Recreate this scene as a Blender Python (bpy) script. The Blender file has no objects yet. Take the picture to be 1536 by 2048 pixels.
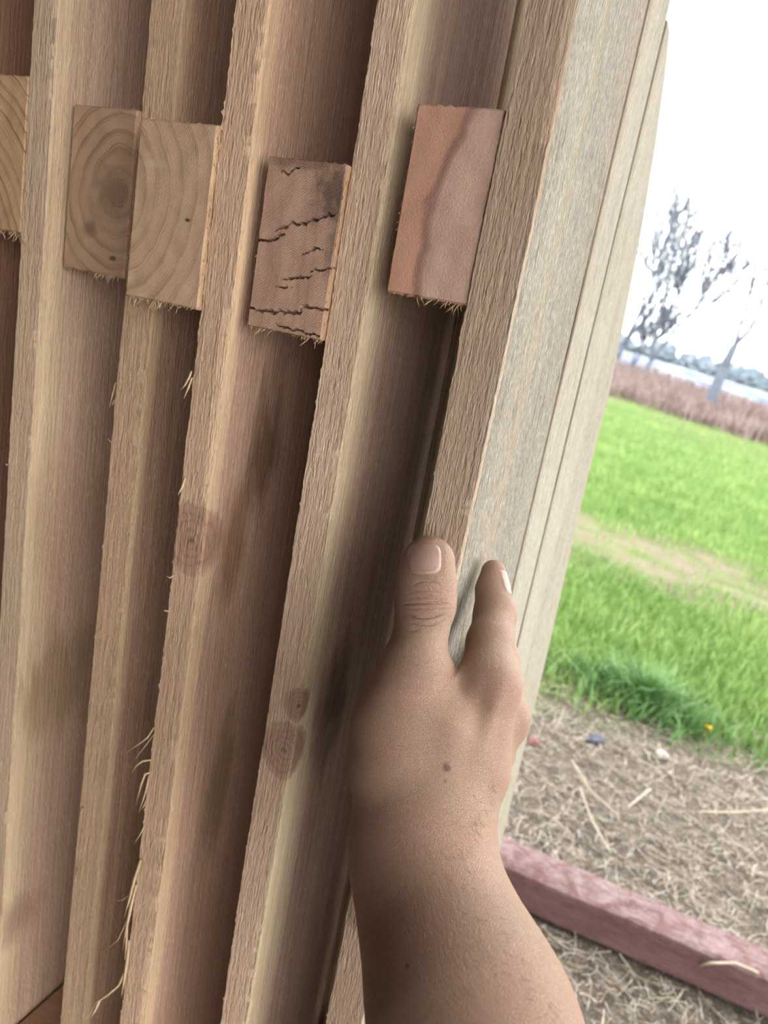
import bpy, math, random
import numpy as np
from mathutils import Matrix, Vector, noise as mnoise

random.seed(7); rng = np.random.default_rng(7)
scene = bpy.context.scene
COL = scene.collection
CAM_H = 1.05
BLOCKER_ROOF_X, BACK_X = 1.5, .92  # right ends of the added light-blocking roof and back wall
F_PX = 1538.0
# camera axes expressed in the world (rows: world X, Y, Z; columns: right, down, forward)
M = np.array([[0.87009324, 0.35757814, -0.33922797],
              [0.4143474, -0.15793, 0.8963100],
              [0.26692532, -0.92043214, -0.28557933]])
# re-orthonormalise
r_, d_ = M[:, 0] / np.linalg.norm(M[:, 0]), M[:, 1]
d_ = d_ - r_ * (r_ @ d_); d_ /= np.linalg.norm(d_)
M = np.stack([r_, d_, np.cross(r_, d_)], axis=1)
LEAN = math.radians(6.0)
cl, sl = math.cos(LEAN), math.sin(LEAN)
NV, UV = np.array((cl, 0, sl)), np.array((-sl, 0, cl))   # across the stack, up along a picket
CAMP = np.array((0, 0, CAM_H))


def W(a, b, c):
    """stack coordinates (across, along picket, into depth) -> world"""
    return CAMP + a * NV + b * UV + np.array((0, c, 0))


def ray(x, y):
    return M @ np.array(((x - 768) / F_PX, (y - 1024) / F_PX, 1.0))


def abc(v):
    return np.array((v @ NV, v @ UV, v[1]))


def on_c(x, y, c):
    r = ray(x, y); return abc(r * c / r[1])


def on_a(x, y, a):
    r = ray(x, y); q = abc(r); return q * a / q[0]


def ground_pt(x, y, z=0.0):
    r = ray(x, y); k = (z - CAM_H) / r[2]
    return CAMP + r * k


# ------------------------------------------------------------------ helpers
def mesh_obj(name, verts, faces, mats, parent=None, smooth=False, fmats=None):
    me = bpy.data.meshes.new(name)
    me.from_pydata([tuple(map(float, v)) for v in verts], [], [tuple(int(i) for i in f) for f in faces])
    if not isinstance(mats, (list, tuple)):
        mats = [mats]
    for m in mats:
        me.materials.append(m)
    if fmats is not None:
        me.polygons.foreach_set('material_index', np.asarray(fmats, dtype=np.int32))
    if smooth:
        me.polygons.foreach_set('use_smooth', np.ones(len(me.polygons), dtype=bool))
    me.update()
    o = bpy.data.objects.new(name, me)
    COL.objects.link(o)
    if parent is not None:
        o.parent = parent
    return o


def tag(o, label, cat, group=None, kind=None):
    if label: o['label'] = label
    if cat: o['category'] = cat
    if group: o['group'] = group
    if kind: o['kind'] = kind
    return o


def empty(name, loc):
    o = bpy.data.objects.new(name, None)
    o.empty_display_size = 0.05
    COL.objects.link(o); o.location = loc
    return o


def hsh(i, s=0.0):
    return (math.sin(i * 127.1 + s * 311.7) * 43758.5453) % 1.0


def vn(x, y=0.0, z=0.0):
    return mnoise.noise(Vector((x, y, z)))


# ------------------------------------------------------------------ node helpers
class NT:
    def __init__(self, name):
        self.m = bpy.data.materials.new(name); self.m.use_nodes = True
        self.t = self.m.node_tree; self.t.nodes.clear()
        self.out = self.n('ShaderNodeOutputMaterial')
        self.b = self.n('ShaderNodeBsdfPrincipled')
        self.l(self.b.outputs[0], self.out.inputs[0])

    def n(self, typ, **kw):
        nd = self.t.nodes.new(typ)
        for k, v in kw.items():
            setattr(nd, k, v)
        return nd

    def l(self, a, b):
        self.t.links.new(a, b)

    def val(self, sock, v):
        if hasattr(v, 'is_output'):
            self.l(v, sock)
        else:
            sock.default_value = v

    def math(self, op, a, b=0.0, c=None, clamp=False):
        nd = self.n('ShaderNodeMath', operation=op, use_clamp=clamp)
        self.val(nd.inputs[0], a); self.val(nd.inputs[1], b)
        if c is not None: self.val(nd.inputs[2], c)
        return nd.outputs[0]

    def vmath(self, op, a, b):
        nd = self.n('ShaderNodeVectorMath', operation=op)
        self.val(nd.inputs[0], a); self.val(nd.inputs[1], b)
        return nd.outputs['Vector'] if op not in ('LENGTH', 'DISTANCE') else nd.outputs['Value']

    def obj(self, rand=0.0):
        tc = self.n('ShaderNodeTexCoord')
        v = tc.outputs['Object']
        if rand:
            oi = self.n('ShaderNodeObjectInfo')
            s = self.math('MULTIPLY', oi.outputs['Random'], rand)
            cb = self.n('ShaderNodeCombineXYZ')
            for i in range(3): self.l(s, cb.inputs[i])
            v = self.vmath('ADD', v, cb.outputs[0])
        return v

    def noise(self, v, scale, detail=3, rough=0.55, dist=0.0, off=0.0):
        mp = self.n('ShaderNodeMapping')
        self.l(v, mp.inputs[0])
        mp.inputs['Scale'].default_value = scale if isinstance(scale, tuple) else (scale,) * 3
        mp.inputs['Location'].default_value = (off, off * 1.7, off * 0.6)
        nz = self.n('ShaderNodeTexNoise')
        self.l(mp.outputs[0], nz.inputs['Vector'])
        nz.inputs['Scale'].default_value = 1.0
        nz.inputs['Detail'].default_value = detail
        nz.inputs['Roughness'].default_value = rough
        nz.inputs['Distortion'].default_value = dist
        return nz.outputs['Fac']

    def ramp(self, fac, stops, interp='LINEAR'):
        rp = self.n('ShaderNodeValToRGB')
        rp.color_ramp.interpolation = interp
        el = rp.color_ramp.elements
        while len(el) < len(stops): el.new(0.5)
        for e, (p, c) in zip(el, stops):
            e.position = p
            e.color = (c, c, c, 1) if isinstance(c, (int, float)) else tuple(c) + (1,)
        self.val(rp.inputs[0], fac)
        return rp.outputs[0]

    def mix(self, fac, a, b, mode='MIX'):
        nd = self.n('ShaderNodeMix', data_type='RGBA', blend_type=mode)
        self.val(nd.inputs[0], fac)
        for s, v in ((nd.inputs[6], a), (nd.inputs[7], b)):
            if hasattr(v, 'is_output'): self.l(v, s)
            else: s.default_value = tuple(v) + (1,)
        return nd.outputs[2]

    def sep(self, v):
        nd = self.n('ShaderNodeSeparateXYZ'); self.l(v, nd.inputs[0]); return nd.outputs

    def bump(self, h, dist, strength=1.0, prev=None):
        nd = self.n('ShaderNodeBump')
        nd.inputs['Strength'].default_value = strength
        nd.inputs['Distance'].default_value = dist
        self.val(nd.inputs['Height'], h)
        if prev is not None: self.l(prev, nd.inputs['Normal'])
        return nd.outputs[0]

    def done(self, color, rough=0.85, normal=None, spec=0.25):
        self.val(self.b.inputs['Base Color'], color if hasattr(color, 'is_output') else tuple(color) + (1,))
        self.val(self.b.inputs['Roughness'], rough)
        self.b.inputs['Specular IOR Level'].default_value = spec
        if normal is not None: self.l(normal, self.b.inputs['Normal'])
        return self.m


def srgb(r, g, b):
    return tuple(((c / 255) / 12.92 if c / 255 <= 0.04045 else ((c / 255 + 0.055) / 1.055) ** 2.4) for c in (r, g, b))


# ------------------------------------------------------------------ wood
def wood(name, heart, sap, sap_w=0.02, dash=0.3, fuzz=1.0, band=1.0, knots=(), stains=(), seed=0.0, sap_k=3.5, coarse=0.0):
    """rough sawn cedar; grain along local Z; local Y = 0 is the sawn front edge of the board"""
    t = NT(name)
    p = t.obj()
    x, y, z = t.sep(p)
    # sapwood at the front of the board, wandering along the length
    wob = t.noise(p, (6, 6, 2.2), 3, off=seed + 3.1)
    fine = t.noise(p, (90, 90, 2.5), 3, off=seed + 9.7)
    cx_ = t.math('MULTIPLY', t.math('MAXIMUM', t.math('SUBTRACT', 0.021, x), 0.0), sap_k)
    sfac = t.math('ADD', t.math('ADD', y, cx_), t.math('MULTIPLY', t.math('SUBTRACT', wob, 0.5), 0.03))
    sfac = t.math('ADD', sfac, t.math('MULTIPLY', t.math('SUBTRACT', fine, 0.5), 0.016))
    sfac = t.math('DIVIDE', sfac, max(sap_w, 1e-4))
    sfac = t.ramp(sfac, [(0.55, 1.0), (1.0, 0.0)])
    col = t.mix(sfac, heart, sap)
    # growth bands along the grain
    g = t.noise(p, (110, 60, 1.3), 4, 0.6, 0.6, off=seed)
    col = t.mix(t.ramp(g, [(0.38, 0.0), (0.62, 0.38 * band)]), col, tuple(c * 0.78 for c in heart))
    g2 = t.noise(p, (420, 300, 5), 3, 0.6, off=seed + 5)
    col = t.mix(t.ramp(g2, [(0.4, 0.0), (0.75, 0.30 * band)]), col, tuple(min(1, c * 1.3) for c in sap))
    # wide blotches
    bl = t.noise(p, (14, 14, 5), 3, 0.5, off=seed + 21)
    col = t.mix(t.ramp(bl, [(0.5, 0.0), (0.72, 0.4)]), col, (heart[0] * .72, heart[1] * .70, heart[2] * .62))
    pinkn = t.noise(p, (20, 20, 3), 2, 0.5, off=seed + 31)
    col = t.mix(t.ramp(pinkn, [(0.45, 0.0), (0.7, 0.35)]), col, (heart[0] * 1.03, heart[1] * .90, heart[2] * .87))
    # lifted light fibres and dark pores
    fb = t.noise(p, (1150, 1150, 200), 2, 0.5, 0.6, off=seed + 41)
    col = t.mix(t.ramp(fb, [(0.58, 0.0), (0.70, 0.36 * fuzz)]), col, tuple(min(.85, c * 1.55) for c in sap))
    po = t.noise(p, (1000, 1000, 55), 3, 0.6, 0.2, off=seed + 51)
    pm = t.noise(p, (60, 60, 9), 2, off=seed + 57)
    pf = t.math('MULTIPLY', t.ramp(po, [(0.58, 0.0), (0.68, 1.0)]), t.ramp(pm, [(0.42, 0.15), (0.62, 1.0)]))
    col = t.mix(t.math('MULTIPLY', pf, dash), col, (heart[0] * .35, heart[1] * .28, heart[2] * .2))
    if coarse:
        dd = t.noise(p, (620, 620, 42), 3, 0.65, 0.3, off=seed + 91)
        dm = t.noise(p, (40, 40, 3), 3, 0.6, off=seed + 93)
        df = t.math('MULTIPLY', t.ramp(dd, [(0.54, 0.0), (0.64, 1.0)]), t.ramp(dm, [(0.42, 0.1), (0.6, 1.0)]))
        col = t.mix(t.math('MULTIPLY', df, .75 * coarse), col, srgb(104, 84, 66))
        sk = t.noise(p, (900, 900, 330), 3, 0.65, off=seed + 95)
        col = t.mix(t.ramp(sk, [(0.42, .5 * coarse), (0.5, 0.0)]), col, tuple(c * .66 for c in heart))
        col = t.mix(t.ramp(sk, [(0.54, 0.0), (0.64, .5 * coarse)]), col, tuple(min(.8, c * 1.4) for c in sap))
        tan = t.noise(p, (50, 50, 1.6), 3, 0.5, off=seed + 97)
        col = t.mix(t.ramp(tan, [(0.5, 0.0), (0.7, .3 * coarse)]), col, srgb(172, 142, 104))
    # knots: (x, y, z, radius along grain)
    kh = None
    for (kx, ky, kz, kr) in knots:
        dx = t.math('MULTIPLY', t.math('SUBTRACT', x, kx), 1.0)
        dy = t.math('MULTIPLY', t.math('SUBTRACT', y, ky), 1.0)
        dz = t.math('SUBTRACT', z, kz)
        q = t.math('ADD', t.math('MULTIPLY', dx, dx), t.math('MULTIPLY', dy, dy))
        q = t.math('ADD', t.math('MULTIPLY', q, 1.15), t.math('MULTIPLY', dz, dz))
        q = t.math('DIVIDE', t.math('SQRT', q), kr)
        q = t.math('ADD', q, t.math('MULTIPLY', t.math('SUBTRACT', t.noise(p, 160.0, 3, off=seed + kz), 0.5), 0.35))
        ringk = t.math('SINE', t.math('MULTIPLY', q, 30.0))
        kc = t.mix(t.ramp(ringk, [(0.2, 0.0), (1.0, 0.5)]), (heart[0] * .66, heart[1] * .60, heart[2] * .60), (heart[0] * .40, heart[1] * .33, heart[2] * .32))
        col = t.mix(t.ramp(q, [(0.75, 0.85), (1.0, 0.3), (1.6, 0.0)]), col, kc)
        col = t.mix(t.ramp(q, [(0.0, 0.85), (0.16, 0.0)]), col, (.05, .03, .025))
    for (kx, ky, kz, ry, rz, sc, fac) in stains:
        dy = t.math('DIVIDE', t.math('SUBTRACT', y, ky), ry)
        dz = t.math('DIVIDE', t.math('SUBTRACT', z, kz), rz)
        q = t.math('SQRT', t.math('ADD', t.math('MULTIPLY', dy, dy), t.math('MULTIPLY', dz, dz)))
        q = t.math('ADD', q, t.math('MULTIPLY', t.math('SUBTRACT', t.noise(p, (70, 70, 22), 4, off=seed + kz * 3), 0.5), 1.4))
        col = t.mix(t.ramp(q, [(0.35, fac), (1.0, 0.0)]), col, sc)
    # roughness of the saw
    h1 = t.noise(p, (900, 900, 170), 3, 0.65, 0.5, off=seed + 61)
    h2 = t.noise(p, (430, 430, 85), 3, 0.6, 0.7, off=seed + 71)
    h3 = t.noise(p, (380, 380, 9), 3, 0.6, 0.0, off=seed + 81)
    hh = t.math('ADD', t.math('MULTIPLY', h1, 0.55), t.math('MULTIPLY', h2, 0.55))
    hh = t.math('ADD', hh, t.math('MULTIPLY', h3, 0.6))
    hh = t.math('SUBTRACT', hh, t.math('MULTIPLY', pf, 0.35 * dash))
    nb = t.bump(hh, 0.0018 * fuzz)
    return t.done(col, 0.92, nb, 0.12)


def endgrain(name, base, dark, px, pz, spacing, contrast=0.6, coarse=None, stains=(), weather=0.0, seed=0.0, saw=0.35):
    t = NT(name)
    p = t.obj()
    x, y, z = t.sep(p)
    dx = t.math('SUBTRACT', x, px); dz = t.math('SUBTRACT', z, pz)
    dz = t.math('MULTIPLY', dz, 0.86)
    r = t.math('SQRT', t.math('ADD', t.math('MULTIPLY', dx, dx), t.math('MULTIPLY', dz, dz)))
    wb = t.noise(p, 45.0, 2, 0.5, off=seed)
    r = t.math('ADD', r, t.math('MULTIPLY', t.math('SUBTRACT', wb, 0.5), spacing * 0.8))
    n1 = t.n('ShaderNodeTexNoise', noise_dimensions='1D')
    t.l(t.math('ADD', t.math('MULTIPLY', r, 140.0), seed), n1.inputs['W'])
    q = t.math('ADD', t.math('DIVIDE', r, spacing), t.math('MULTIPLY', n1.outputs[0], 0.9))
    fr = t.math('FRACT', q)
    line = t.ramp(fr, [(0.0, 0.25), (0.05, 0.0), (0.55, 0.05), (0.86, 0.45), (0.955, 1.0), (1.0, 0.35)])
    amp = t.ramp(t.noise(p, 30.0, 2, off=seed + 4), [(0.35, 0.45), (0.65, 1.0)])
    bl = t.noise(p, 60.0, 3, 0.6, off=seed + 8)
    col = t.mix(t.ramp(bl, [(0.35, 0.0), (0.7, 0.5)]), base, tuple(c * 0.8 for c in base))
    col = t.mix(t.math('MULTIPLY', t.math('MULTIPLY', line, amp), contrast), col, dark)
    if coarse:
        R0, ccol = coarse
        e = t.math('SUBTRACT', r, R0)
        col = t.mix(t.ramp(t.math('MULTIPLY', e, 100.0), [(0.0, 0.0), (0.12, 1.0)]), col, ccol)
        band = t.math('ABSOLUTE', t.math('SUBTRACT', e, 0.0005))
        col = t.mix(t.ramp(t.math('MULTIPLY', band, 100.0), [(0.0, .85), (0.16, 0.65), (0.38, 0.0)]), col, dark)
    for (kx, kz, rx, rz, sc, fac) in stains:
        ax = t.math('DIVIDE', t.math('SUBTRACT', x, kx), rx)
        az = t.math('DIVIDE', t.math('SUBTRACT', z, kz), rz)
        s = t.math('SQRT', t.math('ADD', t.math('MULTIPLY', ax, ax), t.math('MULTIPLY', az, az)))
        s = t.math('ADD', s, t.math('MULTIPLY', t.math('SUBTRACT', t.noise(p, 150.0, 4, 0.6, off=seed + kx), 0.5), 1.5))
        col = t.mix(t.ramp(s, [(0.3, fac), (1.0, 0.0)]), col, sc)
    # saw marks, diagonal
    mp = t.n('ShaderNodeMapping'); t.l(p, mp.inputs[0])
    mp.inputs['Rotation'].default_value = (0, math.radians(38), 0)
    wv = t.n('ShaderNodeTexWave', wave_type='BANDS', bands_direction='Z')
    t.l(mp.outputs[0], wv.inputs['Vector'])
    wv.inputs['Scale'].default_value = 260.0
    wv.inputs['Distortion'].default_value = 1.2
    wv.inputs['Detail'].default_value = 2.0
    wv.inputs['Detail Scale'].default_value = 2.0
    col = t.mix(t.math('MULTIPLY', wv.outputs['Fac'], saw * 0.4), col, tuple(c * 0.72 for c in base))
    sp = t.noise(p, 2300.0, 2, 0.5, off=seed + 12)
    col = t.mix(t.ramp(sp, [(0.64, 0.0), (0.74, 0.5)]), col, tuple(min(.9, c * 1.5) for c in base))
    ds = t.noise(p, 1500.0, 3, 0.6, off=seed + 15)
    col = t.mix(t.ramp(ds, [(0.56, 0.0), (0.7, 0.35)]), col, tuple(c * 0.5 for c in base))
    hh = t.math('ADD', t.math('MULTIPLY', wv.outputs['Fac'], 0.22 * saw), t.math('MULTIPLY', t.noise(p, 1100.0, 3, .6, off=seed + 18), 0.6))
    nb = t.bump(hh, 0.0007)
    return t.done(col, 0.95, nb, 0.1)


HEART = srgb(186, 146, 120); SAP = srgb(208, 184, 146); PINK = srgb(196, 152, 132)
M_IN = wood('cedar_inner', srgb(176, 138, 112), srgb(204, 168, 130), 0.02, 0.3, 1.0, seed=1.3)
M_FIB = wood('cedar_fibre', srgb(205, 172, 138), srgb(214, 188, 150), 0.5, 0.0, 0.5, 0.5, seed=2.2)

# ------------------------------------------------------------------ pickets and panels
T_P = 0.021          # thickness
W_P = 0.140          # width of a picket
CUR_BOT = -1.03


def picket(parent, y0, z0, zlen, t, width, mat_face, mat_edge, seed, fine=None, rough=1.0, profile=None, name='picket', slant=None):
    """a board; local X thickness (0..t), Y depth (0..width), Z length. fine=(zlo,zhi) band with a ragged sawn edge"""
    zs = []
    z = 0.0
    while z < zlen - 1e-4:
        zs.append(z)
        if fine and fine[0] < z < fine[1]: z += 0.0016
        else: z += 0.04
    zs.append(zlen)
    verts, faces, fm = [], [], []
    # section points, counter-clockwise seen from +Z: front edge left .. right, side, back
    def section(z):
        k = lambda s, f, a: a * vn(z * f + seed * 13.7 + s * 5.1, seed, s)
        w = width if profile is None else profile(z)
        sp = max(0.0, vn(z * 520 + seed * 3, seed * 2.0, 1.0) - 0.1) * 0.0016 * rough * max(0.1, .5 + 1.6 * vn(z * 23, seed, 6.0))
        sp2 = max(0.0, vn(z * 260 + seed * 7, seed * 4.0, 8.0) - 0.35) * 0.006 * rough * (0.8 if vn(z * 14 + seed, 2.0) > 0.15 else 0.08)
        jl = -sp - sp2 + k(0, 60, .0006) + k(1, 300, .0005) * rough + k(9, 6, .0010)
        jr = k(2, 60, .0005) + k(3, 250, .0004) * rough + k(10, 7, .0010)
        fr = k(4, 80, .0005) * rough
        return [(jl, fr, z), (t * .33, fr * .6 + k(5, 200, .0003), z), (t * .66, fr * .6 + k(6, 200, .0003), z),
                (t - 0.0011 + jr, fr + 0.0001, z), (t + jr * .5, fr + 0.0016, z),
                (t, 0.012, z), (t, w * .5, z), (t, w, z), (0, w, z), (0, w * .5, z), (0, 0.006, z)]
    for z in zs: verts += section(z)
    n = 11
    for i in range(len(zs) - 1):
        for j in range(n):
            a = i * n + j; b = i * n + (j + 1) % n
            faces.append((a, b, b + n, a + n)); fm.append(1 if j in (0, 1, 2, 3, 10) else 0)
    faces.append(tuple(range(n))[::-1]); fm.append(0)
    top = (len(zs) - 1) * n
    faces.append(tuple(top + j for j in range(n))); fm.append(0)
    o = mesh_obj(name, verts, faces, [mat_face, mat_edge], parent, True, fm)
    try:
        o.data.set_sharp_from_angle(angle=math.radians(50))
    except Exception:
        pass
    o.location = (0, y0, z0)
    return o


def seg_dist(px, pz, poly):
    d = 9.0
    for (x0, z0), (x1, z1) in zip(poly, poly[1:]):
        ux, uz = x1 - x0, z1 - z0
        L = ux * ux + uz * uz + 1e-12
        k = min(1, max(0, ((px - x0) * ux + (pz - z0) * uz) / L))
        d = min(d, math.hypot(px - x0 - k * ux, pz - z0 - k * uz))
    return d


def rail(parent, x0, y0, z0, w, h, ln, mat_side, mat_end, seed, cracks=(), res=0.001):
    nx, nz = int(w / res), int(h / res)
    verts, faces, fm = [], [], []
    cr = [[(u * w, v * h) for u, v in c] for c in cracks]
    def rag(s, f, a): return a * vn(s * f + seed * 9.1, seed, 3.0)
    for j in range(nz + 1):
        for i in range(nx + 1):
            u, v = i / nx, j / nz
            px, pz = u * w, v * h
            qx = px + (rag(pz, 300, .0007) + rag(pz, 40, .0008)) * (1 if i in (0, nx) else 0)
            qz = pz + (rag(px + 5, 350, .0008)) * (1 if j in (0, nz) else 0)
            # slightly eased corners
            yy = 0.0006 * vn(px * 90, pz * 90, seed)
            if i in (0, nx) or j in (0, nz): yy += 0.0012
            for ci, c in enumerate(cr):
                dd = seg_dist(px + 0.0008 * vn(px * 260, pz * 260, ci + .5), pz + 0.0016 * vn(px * 330, pz * 200, ci + seed), c)
                ww = 0.00075 if ci in (0, 1, 2) else 0.0005
                ends = min(math.hypot(px - c[0][0], pz - c[0][1]), math.hypot(px - c[-1][0], pz - c[-1][1]))
                if c[0][0] < .001 or c[-1][0] > w - .001: ends = max(ends, .004)
                ww *= min(1, 0.25 + ends / .008)
                if dd < ww: yy += 0.006
            verts.append((qx, yy, qz))
    nb = (nx + 1)
    for j in range(nz):
        for i in range(nx):
            a = j * nb + i
            faces.append((a, a + 1, a + nb + 1, a + nb)); fm.append(1)
    border = [i for i in range(nx + 1)] + [j * nb + nx for j in range(1, nz + 1)] + [nz * nb + i for i in range(nx - 1, -1, -1)] + [j * nb for j in range(nz - 1, 0, -1)]
    prev = border
    for yy in (0.004, 0.02, ln):
        base = len(verts)
        for k in border:
            vx, _, vz = verts[k]
            verts.append((vx if yy < .003 else min(max(vx, 0), w), yy, vz if yy < .003 else min(max(vz, 0), h)))
        cur = list(range(base, base + len(border)))
        m = len(border)
        for k in range(m):
            faces.append((prev[(k + 1) % m], prev[k], cur[k], cur[(k + 1) % m])); fm.append(0)
        prev = cur
    faces.append(tuple(prev)); fm.append(0)
    o = mesh_obj('rail', verts, faces, [mat_side, mat_end], parent, True, fm)
    try:
        o.data.set_sharp_from_angle(angle=math.radians(35))
    except Exception:
        pass
    o.location = (x0, y0, z0)
    return o


def strips(name, lines, mat, parent, loc=(0, 0, 0), thick=0.0004):
    """thin torn wood ribbons: each line = (points, width)"""
    V, F = [], []
    for pts, wd in lines:
        pts = [np.array(p, float) for p in pts]
        n = len(pts)
        base = len(V)
        for i, p in enumerate(pts):
            tg = pts[min(i + 1, n - 1)] - pts[max(i - 1, 0)]
            tg = tg / (np.linalg.norm(tg) + 1e-9)
            sd = np.cross(tg, (0.25, -1, 0.1)); sd /= (np.linalg.norm(sd) + 1e-9)
            up = np.cross(sd, tg)
            s = i / max(1, n - 1)
            k = wd * 0.5 * (min(1.0, 0.75 + s) if s < .3 else max(0.08, 1.15 * (1 - s) ** 0.6 + .08))
            for q in (sd * k, up * thick, -sd * k, -up * thick): V.append(p + q)
        for i in range(n - 1):
            for j in range(4):
                a = base + i * 4 + j; b = base + i * 4 + (j + 1) % 4
                F.append((a, b, b + 4, a + 4))
        F.append((base + 3, base + 2, base + 1, base)); F.append(tuple(base + (n - 1) * 4 + j for j in range(4)))
    o = mesh_obj(name, V, F, mat, parent, True)
    o.location = loc
    return o


def fray(w, h, seed, n=70, side_len=0.004):
    """little lifted fibres along the lower and the side arris of a sawn rail end"""
    r = random.Random(seed)
    out = []
    cl_ = [r.uniform(.1, .95) for _ in range(4)]
    for k in range(n):
        if k < n * .7:
            x = min(.99, max(.01, r.gauss(r.choice(cl_), .07) if r.random() < .7 else r.random())) * w
            L = r.choice([.001, .0015, .002, .003, .005]) * r.uniform(.6, 1.3)
            p0 = np.array((x, r.uniform(.0008, .004), 0.0006))
            dx = r.gauss(-.1, .5); cv = r.uniform(-.6, .6)
            pts = [p0 + np.array((dx * L * s + cv * L * s * s, -L * .3 * s, -L * s)) for s in (0, .35, .7, 1)]
        else:
            z = r.uniform(0.05, .97) * h
            L = r.uniform(.0008, side_len * .5)
            sgn = 1 if r.random() < .6 else -1
            p0 = np.array((w if sgn > 0 else 0, r.uniform(.0008, .003), z))
            pts = [p0 + np.array((sgn * L * .5 * s, -L * .4 * s, -L * s * r.uniform(.6, 1))) for s in (0, .35, .7, 1)]
        out.append((pts, r.choice([.0003, .0003, .0005, .0008])))
    return out


# panel table -----------------------------------------------------------------
# a = across position of the picket's left face, c = depth of its sawn front edge
RW, RH = 0.0475, 0.089
RHS = {2.0: .0929, 3.0: .0981, 4.0: .0973}
TS_P = {2.0: .0203, 3.0: .0232, 4.0: .0209}
CRACKS = [[(.0, .51), (.2, .53), (.34, .575)], [(.22, .58), (.43, .64), (.58, .65), (.76, .69), (.93, .725)],
          [(.0, .11), (.17, .10), (.42, .12), (.68, .135), (.71, .18), (1.0, .18)], [(.40, .31), (.78, .36)],
          [(.6, .48), (.73, .51), (.86, .52)], [(.76, .385), (1.0, .42)], [(.32, .265), (.54, .27)],
          [(.17, .92), (.28, .91), (.44, .965)], [(.40, .035), (.98, .02)]]
GREY = srgb(60, 50, 46)


def panel(label, a, c, mat_face, mat_edge, seed, rail_spec, npick=4, t=T_P, rough=1.0, fine_extra=0, widths=None):
    zg = 0.0
    # foot of the panel on the ground
    b0 = (zg - CAM_H - a * sl) / cl + 0.004
    base = W(a, b0, c)
    root = empty('fence_panel', base)
    root.rotation_euler = (0, -LEAN, 0)
    tag(root, label, 'fence panel', 'cedar fence panels stacked upright')
    y = 0.0
    for k in range(npick):
        fine = (0.36, 1.28) if k == 0 else None
        me, mf = mat_edge, mat_face
        o = picket(root, y, hsh(k, seed) * .004 if k else 0.0, 1.83, t, W_P, mf, me, seed + k * 1.7, fine, rough)
        if k == 0: first = o
        y += W_P + 0.004
    if rail_spec:
        (rb, rc, rw, end_mat, cracks) = rail_spec
        for i, db in enumerate((0.0, -0.735, 0.66)):
            mt = end_mat if i == 0 else M_END_PLAIN
            ro = rail(root, -rw - 0.0006, rc - c + (.002 if i else 0), rb - b0 + db, rw, RHS.get(seed, RH), npick * (W_P + .004) - (rc - c) - .035, M_IN, mt,
                      seed + i, cracks if i == 0 else (), 0.0005 if (i == 0 and cracks) else 0.001 if i == 0 else 0.004)
            if i == 0:
                fo = strips('frayed_fibre', fray(rw, RHS.get(seed, RH), int(seed * 10) + 5), M_FIB, ro)
                fo['kind'] = 'stuff'
    return root, first, b0


M_END_PLAIN = endgrain('end_grain_plain', srgb(190, 150, 116), srgb(120, 86, 62), 0.02, 0.05, 0.006, 0.5, seed=3)
E1 = endgrain('end_grain_dense', srgb(204, 166, 128), srgb(104, 66, 40), -0.03, -0.03, 0.0062, 0.9, seed=1.0)
E2 = endgrain('end_grain_pith', srgb(190, 156, 126), srgb(104, 78, 58), 0.0415, 0.050, 0.0088, 0.8, seed=2.0,
              stains=[(0.036, .048, .016, .022, srgb(128, 104, 84), .7), (.022, .027, .008, .006, srgb(110, 84, 66), .7), (.042, .011, .004, .002, srgb(80, 58, 46), .9)])
E3 = endgrain('end_grain_arcs', srgb(204, 170, 138), srgb(130, 94, 68), -0.016, 0.058, 0.0092, 0.8, seed=5.0,
              stains=[(.040, .047, .0028, .0013, srgb(50, 36, 30), 1.0), (.012, .074, .014, .003, srgb(206, 178, 150), .6)])
E4 = endgrain('end_grain_checked', srgb(192, 154, 130), srgb(136, 100, 80), -0.12, 0.03, 0.007, 0.45, seed=6.0,
              stains=[(.042, .076, .016, .02, GREY, .75), (.047, .055, .006, .03, GREY, .55), (.02, .088, .03, .006, GREY, .55)], saw=.7)
E5 = endgrain('end_grain_two_tone', srgb(206, 170, 150), srgb(140, 100, 90), 0.133, 0.024, 0.012, 0.22, coarse=(0.117, srgb(196, 148, 122)), seed=7.0, saw=.2)

PX = {}
specs = [
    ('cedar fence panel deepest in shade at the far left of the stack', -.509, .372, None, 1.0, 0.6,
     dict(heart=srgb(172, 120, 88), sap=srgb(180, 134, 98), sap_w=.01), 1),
    ('pale-edged cedar fence panel whose rail end is cut by the left border', -.4369, .3755, (.0069, .3751, .0465, E1, ()), 2.0, 0.6,
     dict(heart=srgb(190, 156, 134), sap=srgb(216, 188, 152), sap_w=.03), 1),
    ('narrow-edged cedar fence panel whose rail end shows rings round a dark pith', -.3617, .3915, (-.0089, .3886, .0515, E2, ()), 3.0, 0.9,
     dict(heart=srgb(176, 138, 114), sap=srgb(212, 180, 144), sap_w=.010), 1),
    ('splintered cedar fence panel with long torn fibres and a round knot in its edge', -.2835, .3677, (-.0177, .3646, .0532, E3, ()), 4.0, 1.5,
     dict(heart=srgb(186, 148, 126), sap=srgb(216, 182, 146), sap_w=.014), 1),
    ('cedar fence panel with black cracks across its weathered rail end', -.206, .376, (-.0208, .3712, .0475, E4, CRACKS), 5.0, 1.0,
     dict(heart=srgb(180, 144, 126), sap=srgb(218, 196, 160), sap_w=.036), 1),
]
roots = []
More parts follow.
